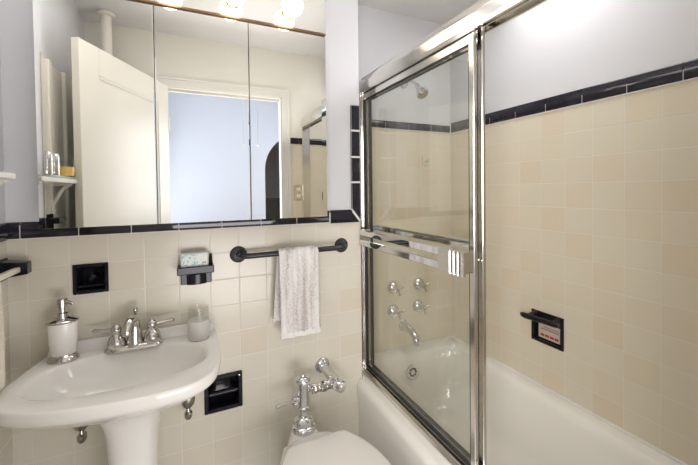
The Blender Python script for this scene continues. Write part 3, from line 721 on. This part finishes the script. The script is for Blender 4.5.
# ================================================================= SINK WALL FITTINGS
def recess(t, x0, x1, z0, z1, depth=0.07, fr=0.012, lip=0.008):
    bm = bmesh.new()
    for a in ((x0, x0 + fr, z0, z1), (x1 - fr, x1, z0, z1), (x0 + fr - 0.001, x1 - fr + 0.001, z0, z0 + fr), (x0 + fr - 0.001, x1 - fr + 0.001, z1 - fr, z1)):
        box(bm, a[0], a[1], -lip, 0.012, a[2], a[3], 0.003)
    t.part('frame', bm, BLACK)
    # curved hollow
    rr = []
    for k, (ins, y) in enumerate(((0.006, 0.006), (0.010, 0.02), (0.013, 0.045), (0.022, depth - 0.012), (0.04, depth))):
        rr.append([(p[0], y, p[1]) for p in [(q[0], q[1]) for q in rrect(x0 + ins, x1 - ins, z0 + ins, z1 - ins, 0.016, 0, 5)]])
    bm = bmesh.new(); loft(bm, rr, cap0=False, cap1=True)
    t.part('hollow', bm, BLACK, angle=60)
sd = Thing('soap_dish', (0.2955, 0, 1.0575), 'black ceramic soap dish recessed in the tiles above the dispenser', 'soap dish')
recess(sd, *DISH[:2], *DISH[2:], depth=0.075)
sd.part('tray_lip', B(DISH[0] + 0.012, DISH[1] - 0.012, -0.004, 0.03, DISH[2] + 0.022, DISH[2] + 0.030, 0.003), BLACK)
ph = Thing('paper_holder', (0.73, 0, 0.538), 'large black ceramic recessed paper holder low beside the sink', 'toilet paper holder')
recess(ph, *PAPER[:2], *PAPER[2:], depth=0.085, fr=0.016, lip=0.010)
ph.part('roller', L([(0, 0), (0.006, 0), (0.006, 0.006), (0.011, 0.008), (0.011, 0.112), (0.006, 0.114), (0.006, 0.120), (0, 0.120)], (PAPER[0] + 0.0135, 0.018, 0.528), (1, 0, 0), 20), BLACK)
ph.part('screw', L([(0, 0), (0.004, 0), (0.003, 0.002), (0, 0.0025)], (PAPER[1] - 0.012, -0.010, PAPER[3] - 0.014), (0, -1, 0), 12), CHROME)
# toothbrush / cup holder with pack
ch = Thing('cup_holder', (0.635, 0, 1.02), 'black ceramic wall holder carrying a small patterned pack', 'holder')
ch.part('wall_plate', B(0.580, 0.692, -0.010, 0, 0.998, 1.072, 0.003), BLACK)
bm = bmesh.new()
box(bm, 0.570, 0.698, -0.075, -0.002, 1.050, 1.058, 0.002)
box(bm, 0.570, 0.698, -0.078, -0.068, 1.050, 1.079, 0.003)
box(bm, 0.570, 0.579, -0.075, -0.002, 1.050, 1.079, 0.003); box(bm, 0.689, 0.698, -0.075, -0.002, 1.050, 1.079, 0.003)
ch.part('shelf', bm, BLACK)
ch.part('lug', L([(0, 0), (0.007, 0), (0.006, 0.040), (0.003, 0.046), (0, 0.046)], (0.6885, -0.035, 1.072), (0, 0, 1), 14), BLACK)
bm = bmesh.new()
ring = [(0.602 + 0.0685 * k / 10, -0.074 + 0.0 - 0.010 * math.sin(PI * k / 10)) for k in range(11)]
prism(bm, ring, 1.012, 1.049, 'XY')
ch.part('soap_ledge', bm, BLACK)
pk = Thing('tissue_pack', (0.625, -0.045, 1.059), 'small white pack with pale teal print standing in the black holder', 'pack')
pk.part('packet', B(0.583, 0.679, -0.064, -0.028, 1.0585, 1.128, 0.004), PACK)
random.seed(3); bm = bmesh.new()
for k in range(46):
    x = 0.588 + random.random() ** 1.5 * 0.084; z = 1.083 + random.random() * 0.040
    if x > 0.64 and z > 1.095: continue
    rr = 0.0015 + random.random() * 0.003
    lathe(bm, [(0, 0), (rr, 0), (rr * 0.7, 0.0006), (0, 0.0007)], (x, -0.0641, z), (0, -1, 0.0), 8)
pp = pk.part('print', bm, TEAL)
bm = bmesh.new()
for dx in (-1, 1): prism(bm, [(0.664, 1.090), (0.664 + dx * 0.006, 1.0945), (0.664 + dx * 0.0065, 1.089), (0.664 + dx * 0.003, 1.086)], -0.0648, -0.0641)
pk.part('butterfly_mark', bm, GREYINK, pp)

# towel rail
RY, RZ2 = -0.062, 1.098
tr = Thing('towel_rail', (1.02, 0, RZ2), 'matte black towel rail with round flanges on the sink wall', 'towel rail')
xa, xb = 0.797, 1.262
path = smooth_path([(xa, -0.006, RZ2), (xa, -0.030, RZ2), (xa + 0.010, -0.054, RZ2), (xa + 0.034, RY, RZ2)], 5) + smooth_path([(xb - 0.034, RY, RZ2 + 0.002), (xb - 0.010, -0.054, RZ2 + 0.002), (xb, -0.030, RZ2 + 0.002), (xb, -0.006, RZ2 + 0.002)], 5)
tr.part('bar', TB(path, 0.0115, 16), IRON)
for x in (xa, xb):
    tr.part('flange', L([(0, 0), (0.033, 0), (0.034, 0.003), (0.031, 0.008), (0.022, 0.011), (0.012, 0.013), (0, 0.013)], (x, 0, RZ2 + (0.002 if x == xb else 0)), (0, -1, 0), 32), IRON)
# hand towel draped over the rail
tw = Thing('hand_towel', (1.03, RY, RZ2), 'pale grey-beige striped hand towel hanging over the black rail', 'towel')
def drape(x0, x1, zf, zb_, thick, skew=0.0):
    """cross-section in YZ: over the bar, front to zf, back to zb_"""
    r = 0.0135
    path = []
    for k in range(13): path.append((RY - r - 0.003 - 0.004 * math.sin(k / 12 * PI * 0.8), zf + (RZ2 - zf) * k / 12, 0))
    for k in range(1, 8): a = PI - PI * k / 8; path.append((RY + (r + 0.002) * math.cos(a), RZ2 + (r + 0.001) * math.sin(a), 0))
    for k in range(9): path.append((RY + r + 0.002, RZ2 - (RZ2 - zb_) * k / 8, 1))
    return path
def towel_mesh(x0, x1, zf, zb_, xoff_back, out=0.007):
    bm = bmesh.new(); NX = 30; P = drape(x0, x1, zf, zb_, 0)
    def ringat(t, o):
        row = []
        for i, (y, z, bk) in enumerate(P):
            n0 = Vector((0, 1, 0))
            a = P[max(i - 1, 0)]; b = P[min(i + 1, len(P) - 1)]; tg = Vector((0, b[0] - a[0], b[1] - a[1])).normalized(); nn = Vector((0, -tg.z, tg.y))
            wv = 0.0032 * math.sin(t * 21 + z * 3) + 0.0022 * math.sin(t * 47 + 1 + z * 7)
            drop = max(0.0, (RZ2 - z)) ; x = x0 + (x1 - x0) * t
            x += 0.010 * drop * (1 if True else 0) + (xoff_back * min(1, drop * 4) if bk else 0)
            p = Vector((x, y, z)) + nn * (o + (wv * min(1, drop * 6 + 0.3) if not bk else 0))
            row.append(p)
        return row
    rings = []
    for j in range(NX + 1):
        t = j / NX; e = min(t, 1 - t) * 2; th_ = out * min(1.0, 0.35 + math.sqrt(min(1, e * 8)))
        A = ringat(t, th_); Bk = ringat(t, 0.0); rings.append(A + Bk[::-1])
    loft(bm, rings); return bm
tw.part('cloth', towel_mesh(0.948, 1.120, 0.763, 0.820, -0.020), TOWEL, angle=80)
def hem(z0, z1, x0, x1, y, t_):
    bm = bmesh.new(); rings = []
    for j in range(21):
        t = j / 20; x = x0 + (x1 - x0) * t; wv = 0.0032 * math.sin(t * 21 + z0 * 3) + 0.0022 * math.sin(t * 47 + 1 + z0 * 7)
        rings.append([(x, y - t_ - wv, z0), (x, y - t_ - wv, z1), (x, y + 0.002, z1), (x, y + 0.002, z0)])
    loft(bm, rings); bmesh.ops.bevel(bm, geom=[e for e in bm.edges if e.is_boundary], offset=0.001, affect='EDGES'); return bm
tw.part('hem', hem(0.744, 0.766, 0.9510, 1.1245, RY - 0.0165, 0.007), TOWELB, label='white woven hem')
tw.part('hem', hem(0.808, 0.821, 0.925, 1.09, RY + 0.0235, 0.007), TOWELB, label='white woven hem of the back layer')

# ================================================================= TOILET
CX = 1.042
tl = Thing('toilet', (CX, -0.42, 0), 'white toilet with closed lid between sink and bathtub', 'toilet')
LIDP = [(0.0, 0.0), (0.06, 0.0), (0.098, -0.001), (0.114, -0.008), (0.122, -0.022), (0.138, -0.050), (0.155, -0.085), (0.172, -0.14), (0.182, -0.20), (0.184, -0.255), (0.176, -0.325), (0.152, -0.392), (0.110, -0.443), (0.058, -0.470), (0.0, -0.477)]
def egg(cx, yb, yf, hwb, hw, z):
    """elongated seat outline: straight back edge with tight corners, widening sides, round front"""
    P = [(a, b, 0) for a, b in LIDP]; P = P + [(-a, b, 0) for a, b, _ in P[1:-1]][::-1]
    ins = 0.184 - hw; sc = (yb - yf) / 0.477; out = []
    for p in spline_closed(P, 4):
        k = hw / 0.184
        x = p.x * k; y = yb + p.y * sc
        out.append((cx + x, y, z))
    return out
yb, yf = -0.258, -0.735
tl.part('lid', loft(bmesh.new(), [egg(CX, yb - 0.004, yf + 0.004, 0.118, 0.184, 0.4045), egg(CX, yb, yf, 0.121, 0.188, 0.407), egg(CX, yb, yf, 0.121, 0.188, 0.414), egg(CX, yb - 0.003, yf + 0.003, 0.118, 0.185, 0.4185),
     egg(CX, yb - 0.012, yf + 0.012, 0.110, 0.176, 0.4205), egg(CX, yb - 0.06, yf + 0.07, 0.07, 0.125, 0.4225), egg(CX, yb - 0.15, yf + 0.18, 0.02, 0.04, 0.423)]), LIDM, angle=60)
tl.part('seat', loft(bmesh.new(), [egg(CX, yb - 0.004, yf + 0.006, 0.118, 0.182, 0.3845), egg(CX, yb, yf + 0.001, 0.120, 0.186, 0.389), egg(CX, yb, yf + 0.001, 0.120, 0.186, 0.400), egg(CX, yb - 0.004, yf + 0.005, 0.118, 0.183, 0.4035)]), LIDM, angle=60)
def bw(yb_, yf_, hb, hw, z): return egg(CX, yb_, yf_, hb, hw, z)
rings = [bw(-0.10, -0.52, 0.095, 0.115, 0), bw(-0.10, -0.52, 0.094, 0.113, 0.02), bw(-0.11, -0.50, 0.085, 0.100, 0.06), bw(-0.10, -0.50, 0.082, 0.10, 0.15), bw(-0.09, -0.56, 0.090, 0.120, 0.24), bw(-0.10, -0.65, 0.10, 0.155, 0.31), bw(-0.17, -0.71, 0.112, 0.176, 0.355), bw(-0.235, -0.728, 0.118, 0.182, 0.375), bw(-0.245, -0.724, 0.117, 0.180, 0.384)]
bowl = tl.part('bowl', loft(bmesh.new(), rings), PORC, angle=60)
SXp = 1.027
rings = [ell(CX, -0.19, 0.112, 0.105, 0.16), ell(CX - 0.002, -0.185, 0.110, 0.100, 0.25), ell(CX - 0.004, -0.185, 0.100, 0.098, 0.30), ell(CX - 0.008, -0.18, 0.086, 0.090, 0.325), ell(SXp + 0.004, -0.165, 0.072, 0.078, 0.342), ell(SXp + 0.001, -0.145, 0.059, 0.063, 0.355), ell(SXp, -0.135, 0.053, 0.055, 0.366), ell(SXp, -0.132, 0.050, 0.052, 0.374), ell(SXp, -0.131, 0.042, 0.044, 0.378)]
tl.part('inlet_horn', loft(bmesh.new(), rings), PORC, bowl, angle=60)
rings = [ell(CX + 0.01, -0.20, 0.085, 0.09, 0.33), ell(CX + 0.005, -0.22, 0.095, 0.08, 0.355), ell(CX, -0.235, 0.10, 0.065, 0.372), ell(CX, -0.24, 0.095, 0.055, 0.380)]
tl.part('hinge_deck', loft(bmesh.new(), rings), PORC, bowl, angle=60)
# flush valve
VY = -0.131; VX = 1.027; z0 = 0.3785
fv = Thing('flush_valve', (VX, VY, z0), 'chrome exposed flush valve rising behind the toilet lid', 'flush valve')
fv.part('spud_flange', L([(0, 0), (0.048, 0), (0.050, 0.004), (0.050, 0.012), (0.046, 0.018), (0.038, 0.022), (0.040, 0.026), (0.038, 0.040), (0.030, 0.048), (0.024, 0.052), (0.024, 0.056), (0, 0.056)], (VX, VY, z0), (0, 0, 1), 36), CHROME)
fv.part('valve_body', L([(0, 0.054), (0.019, 0.054), (0.019, 0.078), (0.026, 0.082), (0.026, 0.092), (0.022, 0.097), (0.026, 0.104), (0.026, 0.182), (0.0285, 0.186), (0.030, 0.192), (0.030, 0.204), (0.026, 0.212), (0.015, 0.219), (0.010, 0.220), (0.009, 0.224), (0, 0.225)], (VX, VY, z0), (0, 0, 1), 36), CHROME)
zo = 0.532
bm = L([(0, 0), (0.0165, 0), (0.0165, 0.014), (0.0205, 0.016), (0.0205, 0.036), (0.0175, 0.040), (0.0175, 0.056), (0.0225, 0.060), (0.0225, 0.078), (0.018, 0.082), (0.018, 0.10), (0, 0.10)], (VX + 0.020, VY, zo), (1, 0, 0), 8)
fv.part('tailpiece', bm, CHROME)
sx = 1.166
bm = L([(0, -0.030), (0.018, -0.030), (0.022, -0.022), (0.026, -0.006), (0.0265, 0.010), (0.022, 0.022), (0.018, 0.030), (0, 0.030)], (sx, VY, zo + 0.004), (0, 1, 0.0), 28)
fv.part('control_stop', bm, CHROME)
dq = Vector((0.55, -0.80, -0.10)).normalized()
fv.part('stop_cap', L([(0, 0), (0.016, 0.0), (0.0165, 0.016), (0.0245, 0.018), (0.0255, 0.038), (0.022, 0.046), (0, 0.049)], Vector((sx, VY, zo)), dq, 28), CHROME)
fv.part('supply_pipe', TB([(sx - 0.001, VY + 0.02, zo + 0.006), (1.160, -0.004, 0.551)], 0.018, 20), CHROME)
fv.part('wall_flange', L([(0, 0), (0.034, 0), (0.035, 0.004), (0.030, 0.012), (0.022, 0.016), (0.020, 0.026), (0, 0.026)], (1.160, 0, 0.552), (0, -1, -0.05), 32), CHROME)
bm = L([(0, 0.016), (0.013, 0.016), (0.013, 0.026), (0.0175, 0.028), (0.0185, 0.042), (0.015, 0.046), (0.010, 0.050), (0, 0.050)], (VX, VY, 0.503), (-1, 0, 0), 20)
hh = fv.part('handle_socket', bm, CHROME)
fv.part('handle', TB([(VX - 0.046, VY, 0.503), (VX - 0.06, VY - 0.002, 0.503), (VX - 0.10, VY - 0.004, 0.501), (VX - 0.113, VY - 0.005, 0.500), (VX - 0.116, VY - 0.005, 0.500)], [0.0065, 0.006, 0.0072, 0.0072, 0.003], 14), CHROME, hh)

# ================================================================= LEFT WALL FITTINGS
lr = Thing('wall_towel_bar', (XL, -0.30, 1.12), 'cream bar held by a black ceramic bracket at the left corner', 'towel rail')
def bracket(y):
    bm = B(XL, XL + 0.012, y - 0.030, y + 0.030, 1.085, 1.155, 0.004)
    bb = bmesh.new()
    rings = []
    for (x, hy, za, zb_) in ((XL + 0.006, 0.026, 1.092, 1.150), (XL + 0.03, 0.022, 1.098, 1.146), (XL + 0.055, 0.019, 1.101, 1.142), (XL + 0.072, 0.018, 1.103, 1.141)):
        rings.append([(x, y - hy, za), (x, y + hy, za), (x, y + hy, zb_), (x, y - hy, zb_)])
    loft(bm, rings); bmesh.ops.bevel(bm, geom=[e for e in bm.edges if e.calc_length() > 0.015], offset=0.002, segments=1, affect='EDGES')
    return bm
for y in (-0.048, -0.56): lr.part('bracket', bracket(y), BLACK)
lr.part('bar', B(XL + 0.040, XL + 0.056, -0.545, -0.066, 1.112, 1.128, 0.002), IVORY)
lt = Thing('bath_towel', (XL + 0.048, -0.35, 1.12), 'cream towel hanging from the bar at the left edge', 'towel')
bm = bmesh.new(); rings = []
for j in range(25):
    t = j / 24; y = -0.222 - 0.28 * t; wv = 0.004 * math.sin(t * 23)
    x0, x1 = XL + 0.026 + wv * 0.5, XL + 0.070 + wv
    rings.append([(x1, y, 0.83), (x1 + 0.002, y, 0.95), (x1 - 0.001, y, 1.10), (x1 - 0.006, y, 1.130), (x1 - 0.016, y, 1.139), (x0 + 0.012, y, 1.139), (x0 + 0.003, y, 1.130), (x0, y, 1.10), (x0, y, 0.86),
                  (x0 + 0.009, y, 0.86), (x0 + 0.009, y, 1.10), (x0 + 0.013, y, 1.1295), (x1 - 0.015, y, 1.1295), (x1 - 0.010, y, 1.10), (x1 - 0.009, y, 0.83)])
loft(bm, rings)
lt.part('cloth', bm, TOWELC, angle=60)

# shelf above, white wall panel, things on it
bm = B(XL + 0.0005, XL + 0.016, -0.985, -0.48, 1.16, 1.915, 0.002)
box(bm, XL + 0.0005, XL + 0.030, -0.815, -0.775, 1.16, 1.925, 0.003); box(bm, XL + 0.0005, XL + 0.030, -0.985, -0.945, 1.16, 1.925, 0.003); box(bm, XL + 0.0005, XL + 0.024, -0.62, -0.585, 1.16, 1.92, 0.003)
single('wall_panel', bm, CREAMP, (XL, -0.73, 1.16), 'tall cream boarded panel on the left wall, seen in the mirror', 'wall panel')
shf = Thing('wall_shelf', (XL, -0.39, 1.40), 'narrow white shelf with bracket on the left wall', 'shelf')
shf.part('board', B(XL + 0.031, 0.172, -0.69, -0.205, 1.402, 1.418, 0.002), WHITEP)
for y in (-0.225, -0.60):
    bm = bmesh.new()
    box(bm, XL + (0.0005 if y > -0.3 else 0.017), XL + (0.012 if y > -0.3 else 0.022), y - 0.012, y + 0.012, 1.295, 1.402, 0.002); box(bm, XL + 0.018, 0.160, y - 0.010, y + 0.010, 1.392, 1.402, 0.001)
    tube(bm, smooth_path([(XL + (0.008 if y > -0.3 else 0.02), y, 1.31), (XL + 0.037, y, 1.345), (XL + 0.055, y, 1.378), (0.150, y, 1.394)], 5), 0.007, 10)
    shf.part('bracket', bm, WHITEP)
single('glass_tray', (lambda b: (box(b, 0.105, 0.168, -0.655, -0.345, 1.4185, 1.422, 0.001), tube(b, [(0.107, -0.653, 1.425), (0.166, -0.653, 1.425), (0.166, -0.347, 1.425), (0.107, -0.347, 1.425), (0.107, -0.653, 1.425)], 0.003, 8), b)[-1])(bmesh.new()),
       mat('tray_glass', (0.45, 0.55, 0.52), 0.1, noise=0.02, nscale=20), (0.137, -0.50, 1.4185), 'pale green glass tray on the white shelf', 'tray')
jx, jy, jz = 0.138, -0.600, 1.4285
jr = Thing('candle_jar', (jx, jy, jz), 'clear glass jar of orange wax on the tray', 'candle')
jr.part('jar', L([(0, 0), (0.031, 0), (0.032, 0.004), (0.034, 0.075), (0.0325, 0.075), (0.0305, 0.005), (0, 0.004)], (jx, jy, jz), (0, 0, 1), 28), CLEAR)
jr.part('wax', L([(0, 0.0055), (0.0295, 0.0055), (0.031, 0.044), (0, 0.042)], (jx, jy, jz), (0, 0, 1), 28), WAX)
for y, lb_ in ((-0.460, 'grey metal canister on the glass tray right beside the orange candle jar'), (-0.385, 'grey metal canister at the tray end farthest from the orange candle jar')):
    single('metal_canister', L([(0, 0), (0.018, 0), (0.019, 0.003), (0.019, 0.080), (0.017, 0.086), (0, 0.087)], (0.137, y, 1.4285), (0, 0, 1), 24), ALU, (0.137, y, 1.4285), lb_, 'canister')
bk = Thing('toothbrush_holder', (XL, -0.53, 1.23), 'black ceramic holder on the left wall under the white shelf', 'holder')
bk.part('wall_plate', B(XL + 0.0165, XL + 0.026, -0.585, -0.485, 1.20, 1.275, 0.003), BLACK)
bk.part('shelf', B(XL + 0.024, XL + 0.070, -0.580, -0.490, 1.238, 1.262, 0.004), BLACK)

# steam pipe in the corner by the door
pp_ = Thing('riser_pipe', (0.205, -1.12, 0), 'white painted vertical pipe in the corner behind the open door', 'pipe')
pp_.part('pipe', L([(0, 0), (0.027, 0), (0.027, 2.384), (0, 2.384)], (0.205, -1.12, 0), (0, 0, 1), 28), CREAMP)
pp_.part('ceiling_flange', L([(0, 0), (0.038, 0), (0.044, -0.006), (0.044, -0.020), (0.028, -0.024), (0, -0.024)], (0.205, -1.12, ZC - 0.001), (0, 0, 1), 28), CREAMP)

# outlet on the door wall
ou = Thing('wall_outlet', (1.365, YF, 1.345), 'steel double outlet plate on the tiles beside the doorway', 'outlet')
ou.part('cover_plate', B(1.330, 1.400, YF, YF + 0.005, 1.288, 1.402, 0.002), ALU)
for z in (1.320, 1.370):
    ou.part('socket', L([(0, 0), (0.017, 0), (0.017, 0.0025), (0, 0.003)], (1.365, YF + 0.005, z), (0, 1, 0), 20), IVORY)
single('wall_hook', (lambda b: (box(b, 1.555, 1.580, YF, YF + 0.012, 1.285, 1.35, 0.003), tube(b, [(1.5675, YF + 0.008, 1.325), (1.5675, YF + 0.035, 1.318), (1.5675, YF + 0.045, 1.335)], 0.008, 10), b)[-1])(bmesh.new()),
       BLACK, (1.5675, YF, 1.31), 'small black ceramic hook on the tub wall, seen in the mirror', 'hook')
# pull chains in the hall
PCA, PCB = 1.035, 1.150
cf = Thing('hall_light', (1.05, -1.72, 2.45), 'hall ceiling light holder whose two pull chains show in the mirror', 'ceiling light')
cf.part('canopy', L([(0, 0), (0.06, 0), (0.055, -0.03), (0.03, -0.05), (0, -0.05)], (1.05, -1.72, 2.4495), (0, 0, 1), 28), WHITEP)
for x in (PCA, PCB):
    chn = cf.part('pull_chain', TB([(1.05 + (x - 1.05) * 0.5, -1.72, 2.40), (x, -1.72, 2.36), (x, -1.72, 1.75)], 0.0015, 6), NICKEL)
    cf.part('chain_ball', L([(0, -0.010)] + [(0.010 * math.sin(PI * k / 8), -0.010 * math.cos(PI * k / 8)) for k in range(1, 8)] + [(0, 0.010)], (x, -1.72, 1.742), (0, 0, 1), 14), WHITEP, chn)
